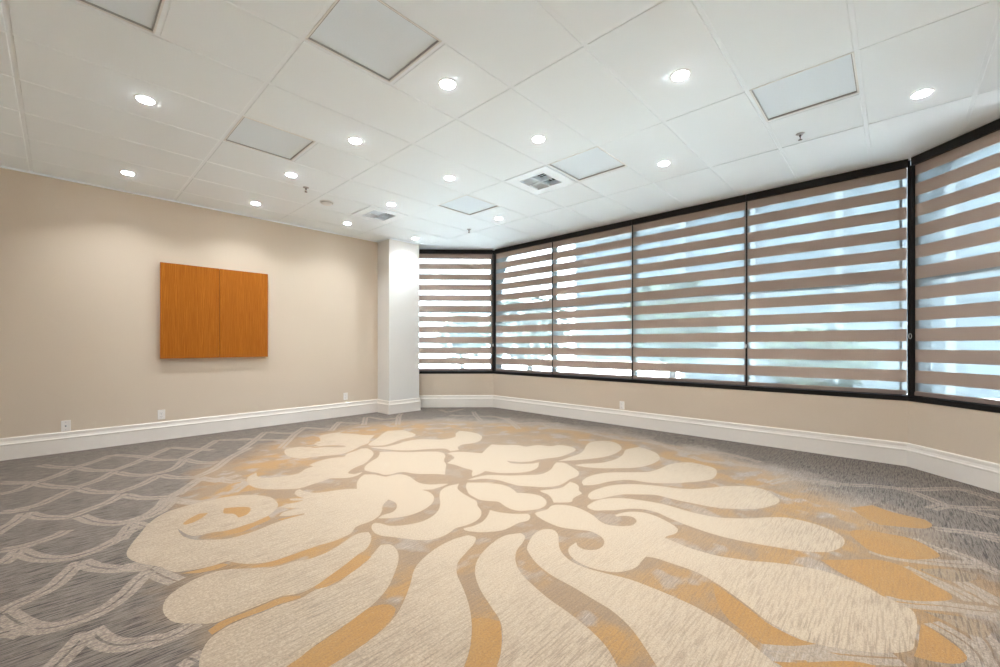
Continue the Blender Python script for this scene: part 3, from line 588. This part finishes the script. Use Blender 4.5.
low_wall('wall_bay_right', J1, J2, K1, K2); low_wall('wall_window', J2, J3, K2, K3); low_wall('wall_bay_left', J3, J4, K3, K4)
for nm, p, q in (('trim_header_bay_right', K1, K2), ('trim_header_window', K2, K3), ('trim_header_bay_left', K3, K4)):
    p, q = Vector(p), Vector(q); d = (q - p).normalized(); n = Vector((d.y, -d.x))
    a, b = p + n * 0.06, q + n * 0.06
    struct(MB().prism([tuple(a), tuple(b), tuple(b + n * 0.2), tuple(a + n * 0.2)], 2.985, TOP).build(nm, M['black']))

# baseboards: tall, with a stepped and coved cap
PROF = [(0.0, 0.0), (0.020, 0.0), (0.020, 0.150), (0.023, 0.156), (0.023, 0.164), (0.017, 0.172), (0.012, 0.195), (0.013, 0.205), (0.013, 0.222), (0.008, 0.230), (0.0, 0.232)]
ring = [(XB, YB), J1, J2, J3, J4, (PX1, YL), (PX1, PY), (PX0, PY), (PX0, YL), (XB, YL)]
names = ['right', 'bay_right', 'window', 'bay_left', 'nook', 'pillar_far', 'pillar_front', 'pillar_side', 'left', 'back']
offs = [inset(ring, d) for d, _ in PROF]
for i, nm in enumerate(names):
    j = (i + 1) % len(ring); mb = MB(); L, R = [], []
    for (d, z), o in zip(PROF, offs):
        L.append(mb.bm.verts.new((*o[i], z))); R.append(mb.bm.verts.new((*o[j], z)))
    for a in range(len(PROF) - 1): mb.bm.faces.new([L[a], R[a], R[a + 1], L[a + 1]])
    mb.bm.faces.new(L); mb.bm.faces.new(R)
    struct(mb.build('baseboard_' + nm, M['trim_warm'] if False else M['trim']))

# black sill cap and white ceiling angle
def strip(name, p, q, o0, o1, z0, z1, m, ext=0.0):
    p, q = Vector(p), Vector(q); d = (q - p).normalized(); n = Vector((d.y, -d.x)); p = p - d * ext; q = q + d * ext
    return struct(MB().prism([tuple(p + n * o0), tuple(q + n * o0), tuple(q + n * o1), tuple(p + n * o1)], z0, z1).build(name, m))
for nm, p, q in (('trim_sill_bay_right', J1, J2), ('trim_sill_window', J2, J3), ('trim_sill_bay_left', J3, J4)):
    strip(nm, p, q, -0.004, 0.20, SILL, SILL + 0.048, M['black'], 0.05)
strip('trim_angle_left', (PX0, YL), (XB, YL), -0.022, 0.0, CEIL - 0.018, CEIL + 0.004, M['tbar'])
strip('trim_angle_back', (XB, YL), (XB, YB), -0.022, 0.0, CEIL - 0.018, CEIL + 0.004, M['tbar'])
strip('trim_angle_right', (XB, YB), K1, -0.022, 0.0, CEIL - 0.018, CEIL + 0.004, M['tbar'])
strip('trim_angle_pillar_side', (PX0, PY), (PX0, YL), -0.022, 0.0, CEIL - 0.018, CEIL + 0.004, M['tbar'])
strip('trim_angle_pillar_front', (PX1, PY), (PX0, PY), -0.022, 0.0, CEIL - 0.018, CEIL + 0.004, M['tbar'])

# ---------------------------------------------------------------- ceiling: lay-in tiles in a flush grid, openings where fittings sit
GU, GV = -0.205, 5.05                                             # a grid crossing
UP, VP = 1.219, 0.6096
room = [(XB - .05, YB - .05), (4.75, YB - .05), (XW + .06, -.14), (XW + .06, 5.70), (4.80, YL + .05), (XB - .05, YL + .05)]
HOLES = []                                                        # (u0,u1,v0,v1) of half tiles taken by fittings
def half(i, j, side):                                             # tile column i, row j; side 0 = near half, 1 = far half
    u = GU + i * UP + side * UP / 2; v = GV + j * VP; return (u, u + UP / 2, v, v + VP)
PANELS = [(0, -4, 0), (1, -5, 0), (1, -2, 0), (3, -8, 0), (3, -5, 0), (3, -2, 0)]
VENTS = [(3, -4, 0), (2, 0, 1)]
holes = {h: half(*h) for h in PANELS + VENTS}
def build_ceiling():
    mb = MB(); B = 0.012; D = 0.006
    def tile(u0, u1, v0, v1):
        a = [(u0 + B, v0 + B), (u1 - B, v0 + B), (u1 - B, v1 - B), (u0 + B, v1 - B)]
        c = [(u0 + B + .004, v0 + B + .004), (u1 - B - .004, v0 + B + .004), (u1 - B - .004, v1 - B - .004), (u0 + B + .004, v1 - B - .004)]
        lo = [mb.bm.verts.new((*p, CEIL - D + .002)) for p in c]; hi = [mb.bm.verts.new((*p, CEIL + .012)) for p in a]; md = [mb.bm.verts.new((*p, CEIL - D + .005)) for p in a]
        mb.bm.faces.new(lo[::-1])
        for i in range(4):
            j = (i + 1) % 4
            mb.bm.faces.new([lo[i], lo[j], md[j], md[i]]); mb.bm.faces.new([md[i], md[j], hi[j], hi[i]])
    def bar(u0, u1, v0, v1): mb.box((u0, v0, CEIL), (u1, v1, CEIL + .012), 1)
    W = 0.0115
    for i in range(-1, 6):
        u = GU + i * UP
        bar(u - W, u + W, YB - .1, YL + .1)
        for j in range(-11, 4):
            v = GV + j * VP
            if i < 5: bar(u + W, u + UP - W, v - W, v + W)
            used = [s for s in (0, 1) if (i, j, s) in holes]
            if not used: tile(u, u + UP, v, v + VP)
            else:
                bar(u + UP / 2 - W, u + UP / 2 + W, v + W, v + VP - W)
                for s in (0, 1):
                    if s not in used: tile(*half(i, j, s))
    for i in range(6):
        p, q = Vector(room[i]), Vector(room[(i + 1) % 6]); d = q - p; n = Vector((d.y, -d.x, 0))
        bmesh.ops.bisect_plane(mb.bm, geom=mb.bm.verts[:] + mb.bm.edges[:] + mb.bm.faces[:], plane_co=(p.x, p.y, 0), plane_no=n, clear_outer=True)
    return struct(mb.build('ceiling', [M['tile'], M['tbar']], recalc=False))
build_ceiling()
struct(MB().prism([(XB - .15, YB - .15), (4.8, YB - .15), (XW + .26, -.2), (XW + .26, 5.75), (4.85, YL + .15), (XB - .15, YL + .15)], TOP, TOP + 0.12).build('ceiling_deck', M['reveal']))

# ---------------------------------------------------------------- recessed light panels (unlit)
def make_panel():
    t = bpy.data.objects.new('light_panel', None); COL.objects.link(t)
    H = UP / 2 - 0.012; f = MB()
    for s in (0, 1):                                              # thin white flange on the grid, then the reveal up to the lens
        a = 0.012 if s == 0 else H - 0.010
        f.box((a, 0.012, -0.004), (a + 0.010, H, 0.012)); f.box((0.012, a, -0.004), (H, a + 0.010, 0.012))
    f.build('frame', M['white'], t)
    r = MB()
    for s in (0, 1):
        a = 0.0225 if s == 0 else H - 0.0165
        r.box((a, 0.0225, 0.0), (a + 0.006, H - .0105, 0.02)); r.box((0.0225, a, 0.0), (H - .0105, a + 0.006, 0.02))
    r.build('reveal', M['reveal'], t)
    l = MB().box((0.024, 0.024, 0.009), (H - 0.012, H - 0.012, 0.017)); l.build('lens', M['lens'], t)
    h = MB().box((0.03, 0.03, 0.03), (H - .02, H - .02, 0.10), bevel=0.01); h.build('housing', M['white'], t)
    return t
PANEL_LABELS = {(0, -4, 0): 'square unlit ceiling panel cut off by the top left edge of the photo',
 (1, -5, 0): 'large grey unlit ceiling panel near the top of the photo, left of its middle',
 (1, -2, 0): 'grey unlit ceiling panel nearest the left wall, above the wooden cabinet',
 (3, -8, 0): 'pale unlit ceiling panel at upper right, beside the sprinkler nearest the long window',
 (3, -5, 0): 'pale unlit ceiling panel touching the square vent with dark louvers',
 (3, -2, 0): 'small-looking pale ceiling panel farthest from the camera, near the corner windows'}
pan = make_panel()
for n_, hkey in enumerate(PANELS):
    o = pan if n_ == 0 else copy_tree(pan)
    u0, u1, v0, v1 = holes[hkey]; o.location = (u0, v0, CEIL)
    tag(o, PANEL_LABELS[hkey], 'ceiling light panel', 'unlit square ceiling panels')

# ---------------------------------------------------------------- ceiling vents
def make_vent(label, loc, quads):
    t = empty('ceiling_vent', loc, label, 'vent', 'square ceiling vents')
    H = UP / 2; a0, a1 = 0.013, H - 0.013; c0, c1 = 0.135, H - 0.135; c = H / 2
    f = MB()
    f.box((a0, a0, -0.008), (c0, a1, 0.0)); f.box((c1, a0, -0.008), (a1, a1, 0.0)); f.box((c0, a0, -0.008), (c1, c0, 0.0)); f.box((c0, c1, -0.008), (c1, a1, 0.0))
    f.build('face_plate', M['vent'], t)
    MB().box((c0 - .01, c0 - .01, 0.045), (c1 + .01, c1 + .01, 0.05)).build('duct_back', M['dark'], t)
    d = MB()
    for s in (c0 - .006, c - .004, c1 - .002): d.box((s, c0, -0.012), (s + .008, c1, 0.04)); d.box((c0, s, -0.012), (c1, s + .008, 0.04))
    d.build('divider', M['vent'], t)
    for qx in (0, 1):
        for qy in (0, 1):
            x0, x1 = (c0 + .004, c - .004) if qx == 0 else (c + .004, c1 - .004)
            y0, y1 = (c0 + .004, c - .004) if qy == 0 else (c + .004, c1 - .004)
            ax, sg = quads[(qx, qy)]; n = 4
            for i in range(n):
                s = MB(); w = 0.030
                if ax == 'x':                                    # slats along x, stepping in y
                    y = y0 + (y1 - y0) * (i + .5) / n
                    s.face([(x0, y - w * .5 * sg, -0.008), (x1, y - w * .5 * sg, -0.008), (x1, y + w * .5 * sg, 0.018), (x0, y + w * .5 * sg, 0.018)])
                else:
                    x = x0 + (x1 - x0) * (i + .5) / n
                    s.face([(x - w * .5 * sg, y0, -0.008), (x - w * .5 * sg, y1, -0.008), (x + w * .5 * sg, y1, 0.018), (x + w * .5 * sg, y0, 0.018)])
                bmesh.ops.solidify(s.bm, geom=s.bm.faces[:], thickness=0.0015)
                s.build('louver', M['vent'], t)
    return t
Q = {(0, 0): ('y', 1), (1, 0): ('x', 1), (0, 1): ('x', -1), (1, 1): ('y', -1)}
u0, u1, v0, v1 = holes[VENTS[0]]
make_vent('square white vent with dark louvers, beside a pale ceiling panel near the windows', (u0, v0, CEIL), Q)
u0, u1, v0, v1 = holes[VENTS[1]]
make_vent('square white vent with dark louvers, close to the pillar and the left wall', (u0, v0, CEIL), {(0, 0): ('x', -1), (1, 0): ('y', 1), (0, 1): ('y', -1), (1, 1): ('x', 1)})

# ---------------------------------------------------------------- downlights
def make_downlight():
    t = bpy.data.objects.new('downlight', None); COL.objects.link(t)
    MB().lathe((0, 0, 0), [(0.067, 0.0), (0.067, -0.0015), (0.065, -0.003), (0.056, -0.0035), (0.0505, -0.003), (0.0505, 0.0)], 32).build('trim_ring', M['white'], t)
    MB().lathe((0, 0, 0), [(0.0500, -0.002), (0.0495, -0.0085), (0.043, -0.0105), (0.023, -0.0115), (0.0, -0.012)], 20).build('lens', M['lamp'], t)
    MB().lathe((0, 0, 0), [(0.055, 0.0), (0.055, 0.075), (0.0, 0.080)], 20).build('housing', M['metal'], t)
    ld = bpy.data.lights.new('lamp', 'AREA'); ld.shape = 'DISK'; ld.size = 0.088; ld.energy = LAMP_WATTS; ld.color = LAMP_COLOR; ld.spread = math.radians(125)
    lo = bpy.data.objects.new('lamp', ld); COL.objects.link(lo); lo.parent = t; lo.location = (0, 0, -0.013)
    return t
ZL = CEIL - 0.004
DOWN = [
 ((0.45, 4.12), 'lit downlight leftmost in the photo, well out from the left wall'),
 ((0.51, 6.01), 'lit downlight close to the left wall, leftmost of the row along that wall'),
 ((1.90, 2.31), 'lit downlight beside the large grey ceiling panel near the top middle'),
 ((1.85, 3.56), 'lit downlight between the two grey ceiling panels, just right of both'),
 ((1.74, 4.78), 'lit downlight beside the grey panel nearest the left wall, next to a sprinkler'),
 ((2.98, 3.59), 'lit downlight left of and above the farthest pale ceiling panel'),
 ((2.97, 2.33), 'lit downlight in front of the vent that touches a pale panel'),
 ((4.25, 1.71), 'lit downlight just right of the pale panel and vent, near the long window'),
 ((2.94, 1.07), 'lit downlight right of the middle at the top, largest-looking one there'),
 ((4.38, -0.15), 'lit downlight rightmost in the photo, near the right window corner'),
 ((1.77, 6.08), 'lit downlight close to the left wall, above the right end of the wooden cabinet'),
 ((3.02, 6.06), 'lit downlight close to the left wall, just left of the vent by the pillar'),
 ((3.01, 4.82), 'lit downlight just above the vent by the pillar'),
 ((4.43, 4.21), 'lit downlight just right of the farthest pale ceiling panel'),
 ((4.26, 6.06), 'lit downlight right in front of the pillar, shining on it'),
]
HIDDEN = [((0.45, 2.30), 'added unseen downlight above and to the left of the camera'), ((1.85, 1.07), 'unseen downlight just ahead of and above the camera'),
          ((2.95, -0.15), 'added unseen downlight above the camera on its right side'), ((1.75, -0.35), 'added unseen downlight behind the camera towards the right')]  # unseen downlights, added to help light the room
dl = make_downlight()
for n_, ((x, y), lab) in enumerate(DOWN + HIDDEN):
    o = dl if n_ == 0 else copy_tree(dl)
    o.location = (x, y, ZL); tag(o, lab, 'downlight', 'round ceiling downlights')

# ---------------------------------------------------------------- sprinklers and smoke detector
def make_sprinkler():
    t = bpy.data.objects.new('sprinkler', None); COL.objects.link(t)
    MB().lathe((0, 0, 0), [(0.042, 0.0), (0.042, -0.003), (0.030, -0.010), (0.014, -0.013), (0.0, -0.013)], 24).build('escutcheon', M['metal'], t)
    b = MB().lathe((0, 0, 0), [(0.011, -0.008), (0.011, -0.028), (0.008, -0.032), (0.0, -0.032)], 14)
    for s in (-1, 1): b.tube([(s * .009, 0, -.028), (s * .016, 0, -.042), (s * .012, 0, -.056), (s * .002, 0, -.064)], .0028, 6)
    b.build('frame', M['steel'], t)
    MB().lathe((0, 0, 0), [(0.003, -0.030), (0.004, -0.045), (0.003, -0.058)], 10).build('bulb', M['bulb'], t)
    MB().lathe((0, 0, 0), [(0.004, -0.062), (0.020, -0.066), (0.020, -0.068), (0.0, -0.068)], 18).build('deflector', M['steel'], t)
    return t
M['steel'] = plain('sprinkler_metal', (0.16, 0.16, 0.165), 0.4, metal=0.5)
M['bulb'] = plain('sprinkler_bulb', (0.35, 0.05, 0.03), 0.2)
sp = make_sprinkler()
for n_, ((x, y), lab) in enumerate([((2.0, 5.04), 'small pendent sprinkler near the left wall, beside a lit downlight'),
                                    ((4.48, 0.60), 'pendent sprinkler with round plate, below the pale panel at upper right'),
                                    ((4.52, 4.96), 'small pendent sprinkler over the far bay window, beyond the farthest panel')]):
    o = sp if n_ == 0 else copy_tree(sp)
    o.location = (x, y, CEIL - 0.004); o.scale = (0.8, 0.8, 0.8); tag(o, lab, 'sprinkler', 'ceiling sprinklers')
t = empty('smoke_detector', (2.39, 5.36, CEIL - 0.004), 'low round white smoke detector on the ceiling near the left wall', 'smoke detector')
MB().lathe((0, 0, 0), [(0.085, 0.0), (0.085, -0.010), (0.078, -0.014)], 32).build('base', M['white'], t)
MB().lathe((0, 0, 0), [(0.074, -0.014), (0.070, -0.022), (0.055, -0.032), (0.022, -0.036), (0.0, -0.036)], 32).build('cover', M['white'], t)
MB().lathe((0, 0, 0), [(0.0755, -0.013), (0.0745, -0.019)], 32).build('slot', M['reveal'], t)

# ---------------------------------------------------------------- windows and blinds
def frame_of(p, q):
    p, q = Vector(p), Vector(q); d = (q - p).normalized(); n = Vector((d.y, -d.x))
    return lambda s, o, z: Vector((p.x + d.x * s + n.x * o, p.y + d.y * s + n.y * o, z)), (q - p).length
FR1, LEN1 = frame_of(K4, K3) if False else frame_of(K3, K4)
FRW, LENW = frame_of(K2, K3)
FRR, LENR = frame_of(K1, K2)
ZB, ZT = SILL + 0.030, 2.985                                      # glazing from sill to header
def make_window(idx, fr, s0, s1):
    f = MB(fr); O0, O1 = 0.075, 0.165
    f.box((s0, 0.02, ZB), (s0 + 0.02, O1 - .03, ZT)); f.box((s1 - 0.02, 0.02, ZB), (s1, O1 - .03, ZT))
    f.box((s0 + .02, O0, ZB), (s1 - .02, O1, ZB + 0.05)); f.box((s0 + .02, O0, ZT - 0.06), (s1 - .02, O1, ZT))
    f.box((s0 + .02, O0 + .01, 1.835), (s1 - .02, O1 - .01, 1.905))
    o = struct(f.build('window_%d' % idx, M['black']))
    for z0, z1 in ((ZB + 0.05, 1.835), (1.905, ZT - 0.06)):
        MB(fr).box((s0 + .02, 0.118, z0), (s1 - .02, 0.126, z1)).build('pane', M['glass'], o)
Y0 = K2[1]
G = [1.327 - Y0, 2.819 - Y0, 4.278 - Y0]                          # joints between the blinds on the long wall
make_window(1, FR1, 0.06, LEN1)
for n_, (a, b) in enumerate(((G[2], LENW - .06), (G[1], G[2]), (G[0], G[1]), (0.06, G[0]))): make_window(2 + n_, FRW, a + (0.008 if a > 1 else 0), b + (.008 if b < LENW - .1 else 0))
make_window(6, FRR, 0.05, LENR - 0.06)
for nm, c in (('trim_post_right', K2), ('trim_post_left', K3)):
    cc = Vector(c) - Vector((2.6, 2.75)); cc.normalize(); c2 = Vector(c) + cc * 0.012
    struct(MB().prism([(c2.x + .034 * math.cos(a + .39), c2.y + .034 * math.sin(a + .39)) for a in [i * math.pi / 4 for i in range(8)]], SILL + .03, 2.985).build(nm, M['black']))
    c3 = Vector(c) + cc * 0.11
    struct(MB().prism([(c3.x + .075 * math.cos(a + .39), c3.y + .075 * math.sin(a + .39)) for a in [i * math.pi / 4 for i in range(8)]], SILL + .03, TOP).build(nm + '_outer', M['black']))

def make_blind(fr, s0, s1, label, clip=None):
    base = fr((s0 + s1) / 2, 0, 0)
    t = empty('zebra_blind', (base.x, base.y, 0.70), label, 'window blind', 'striped window blinds')
    inv = lambda ob: None
    def put(mb, name, m):
        o = mb.build(name, m); o.parent = t; o.matrix_parent_inverse = Matrix.Translation(-t.location); return o
    put(MB(fr).box((s0 - .008, -0.035, 2.976), (s1 + .008, 0.050, CEIL - .008), bevel=0.004), 'headrail', M['blackrail'])
    f = MB(fr); z = 2.976; edges = []
    for k_ in range(11):
        a = 2.874 - 0.2044 * k_; edges += [(z, a, 0), (a, a - 0.082, 1)]; z = a - 0.082
    edges.append((z, 0.738, 0))
    for za, zb, mi in edges:
        if za - zb > 1e-4: f.face([(s0, 0, zb), (s1, 0, zb), (s1, 0, za), (s0, 0, za)], mi)
    put(f, 'fabric', [M['band'], M['sheer']])
    put(MB(fr).box((s0, -0.011, 0.703), (s1, 0.011, 0.740), bevel=0.005), 'bottom_rail', M['rail'])
    if clip:
        s, zc = clip; c = MB(fr).box((s - .008, -0.018, zc - .018), (s + .008, -0.006, zc + .018), bevel=0.003)
        c.tube([(s + .010 * math.cos(a), -0.022, zc + .026 * math.sin(a)) for a in [i * math.pi / 6 for i in range(12)]], .003, 6, closed=True)
        c.tube([(s, -0.010, zc + .016), (s, -0.006, 2.98)], .0012, 5)
        put(c, 'cord_clip', M['white'])
    return t
g = 0.011
make_blind(FR1, 0.045, LEN1 - 0.03, 'striped blind on the narrow angled window beside the pillar, at the far end', (0.030, 1.20))
make_blind(FRW, G[2] + g, LENW - 0.045, 'narrowest-looking striped blind on the long window wall, beside its far corner', (G[2] + .02, 1.19))
make_blind(FRW, G[1] + g, G[2] - g, 'striped blind second from the far corner on the long window wall', (G[1] + .008, 1.19))
make_blind(FRW, G[0] + g, G[1] - g, 'striped blind third from the far corner on the long window wall', (G[0] + .006, 1.19))
make_blind(FRW, 0.027, G[0] - g, 'widest-looking striped blind on the long wall, ending at the right corner post', (0.004, 1.29))
make_blind(FRR, 0.05, LENR - 0.045, 'striped blind on the angled window cut off by the right edge of the photo', None)

# ---------------------------------------------------------------- wooden presentation cabinet on the left wall
t = empty('wall_cabinet', (1.49, YL, 1.03), 'shallow oak cabinet with two closed doors hanging on the beige left wall', 'cabinet')
yf = 6.685 - YL
MB().box((-0.615, yf + .022, 0.008), (0.612, 0.0, 1.205), bevel=0.003).build('case', M['oak_edge'], t)
for x0, x1 in ((-0.620, 0.010), (0.015, 0.618)):
    MB().box((x0, yf, 0.0), (x1, yf + .021, 1.214), bevel=0.003).build('door', M['oak'], t)
MB().box((-0.022, yf - .003, 0.0), (-0.004, yf + .001, 1.214), bevel=0.001).build('door_stop', M['oak'], t)

# ---------------------------------------------------------------- wall outlets
def make_outlet(loc, rz, label, style):
    t = empty('wall_outlet', loc, label, 'outlet', 'white wall plates', rz)
    MB().box((-0.038, -0.006, -0.060), (0.038, 0.0, 0.060), bevel=0.003).build('plate', M['plate'], t)
    if style == 'duplex':
        for z in (-0.022, 0.022):
            s = MB().box((-0.017, -0.009, z - .015), (0.017, -0.005, z + .015), bevel=0.002).build('socket', M['plate'], t)
            h = MB()
            for x in (-0.007, 0.006): h.box((x - .001, -0.0096, z - .004), (x + .001, -0.0088, z + .006))
            h.lathe((0, -0.0096, z - .009), [(0.0, 0.0), (0.0025, 0.0), (0.0025, .001)], 10, 'y'); h.build('slot', M['dark'], s)
    else:
        MB().lathe((0, -0.006, 0), [(0.009, 0.0), (0.009, -0.004), (0.005, -0.010), (0.0, -0.010)], 14, 'y').build('jack', M['reveal'], t)
    for z in ((0.0,) if style == 'duplex' else (-0.042, 0.042)):
        MB().lathe((0, -0.006, z), [(0.0035, 0.0), (0.0035, -0.0015), (0.0, -0.002)], 10, 'y').build('screw', M['metal'], t)
make_outlet((0.052, YL, 0.296), 0, 'white wall plate with one dark round jack, leftmost on the left wall', 'jack')
make_outlet((0.89, YL, 0.321), 0, 'white double outlet on the left wall, below the left edge of the wooden cabinet', 'duplex')
make_outlet((3.33, YL, 0.335), 0, 'white double outlet on the left wall close to the pillar', 'duplex')
make_outlet((J2[0], 2.96, 0.30), -math.pi / 2, 'white double outlet on the low wall under the long window', 'duplex')

# ---------------------------------------------------------------- outside
def plain2(name, c, **kw): return plain(name, c, **kw)
M['light_cut'] = plain('light_cut', (0.085, 0.088, 0.09), 0.9, wobble=0.3, nscale=2)
M['bounce_paving'] = plain('bounce_paving', (0.62, 0.63, 0.63), 0.8, wobble=0.06, nscale=1)
M['facade'] = plain('facade_panel', (0.040, 0.048, 0.053), 0.6, spec=0.1, wobble=0.1, nscale=1)
M['fin'] = plain('facade_fin', (0.070, 0.075, 0.077), 0.6, spec=0.1)
M['tint'] = plain('tinted_window', (0.033, 0.042, 0.047), 0.4, spec=0.2)
M['leaf'] = plain('leaf_green', (0.030, 0.040, 0.026), 0.8, spec=0.05, wobble=0.2, nscale=3)
M['bark'] = plain('bark', (0.05, 0.045, 0.04), 0.9, wobble=0.2, nscale=20)
struct(MB().box((-30, -40, -0.5), (70, 70, -0.22)).build('ground', M['bounce_paving']))  # bright paving, unseen near the windows, added to bounce sunlight onto the ceiling
struct(MB().box((4.6, -16, -0.22), (14, -1.6, -0.19)).build('ground_light_cut', M['light_cut']))  # unseen dark patch, added to cut bounced light on the right-hand ceiling
def building(loc, w, d, h, label, rows, cols):
    t = empty('office_building', loc, label, 'building', 'buildings outside the windows')
    MB().box((0, -w / 2, 0), (d, w / 2, h)).build('wall', M['facade'], t)
    for c in range(cols + 1):
        y = -w / 2 + w * c / cols
        MB().box((-0.25, y - .09, 0), (0.0, y + .09, h)).build('fin', M['fin'], t)
    for r in range(rows):
        z = h * (r + .25) / rows
        for c in range(cols):
            y0 = -w / 2 + w * (c + .12) / cols; y1 = -w / 2 + w * (c + .88) / cols
            f = MB().box((-0.06, y0, z), (0.02, y1, z + h * .5 / rows)).build('window', M['tint'], t)
    MB().box((-0.3, -w / 2 - .2, h), (d, w / 2 + .2, h + .4)).build('parapet', M['fin'], t)
    return t
building((17, -3.5, -0.22), 19, 8, 8.6, 'pale blue office building with white fins seen through the blinds on the right', 4, 8)
building((34, 15, -0.22), 14, 8, 11, 'distant pale office building seen faintly through the middle blinds', 4, 7)
def tree(loc, h, r, label, seed, n):
    rnd = random.Random(seed)
    t = empty('tree', loc, label, 'tree', 'trees outside the windows')
    b = MB().tube([(0, 0, 0), (.05, .02, h * .3), (-.03, .05, h * .6), (0, 0, h * .9)], .11, 8, r_end=.03)
    for i in range(7):
        a = rnd.uniform(0, 6.28); z = h * rnd.uniform(.35, .75)
        b.tube([(0, 0, z), (r * .4 * math.cos(a), r * .4 * math.sin(a), z + r * .3), (r * .8 * math.cos(a), r * .8 * math.sin(a), z + r * .45)], .04, 6, r_end=.01)
    b.build('trunk', M['bark'], t)
    f = MB()
    for i in range(n):
        while True:
            p = Vector((rnd.uniform(-1, 1), rnd.uniform(-1, 1), rnd.uniform(-1, 1)))
            if p.length < 1 and noise.noise(p * 2.3 + Vector((seed, 0, 0))) > -.12: break
        c = Vector((p.x * r, p.y * r, h * .68 + p.z * h * .38))
        a = Vector((rnd.uniform(-1, 1), rnd.uniform(-1, 1), rnd.uniform(-.6, .6))).normalized(); s = rnd.uniform(.05, .11)
        bq = a.cross(Vector((rnd.uniform(-1, 1), rnd.uniform(-1, 1), 1))).normalized()
        f.face([c - a * s * 1.5, c + bq * s * .6, c + a * s * 1.5, c - bq * s * .6])
    f.build('foliage', M['leaf'], t, recalc=False)
tree((11.0, 4.2, -0.22), 3.0, 1.3, 'green tree outside, behind the third and fourth blinds from the far corner', 3, 2200)
tree((10.0, 8.2, -0.22), 2.8, 1.4, 'green tree outside, behind the second blind from the far corner', 5, 2200)
tree((10.5, 1.2, -0.22), 1.7, 1.0, 'low green tree outside, behind the widest blind', 8, 1800)
tree((11.0, 12.5, -0.22), 2.6, 1.2, 'green tree outside, behind the narrow blind at the far corner', 11, 1800)
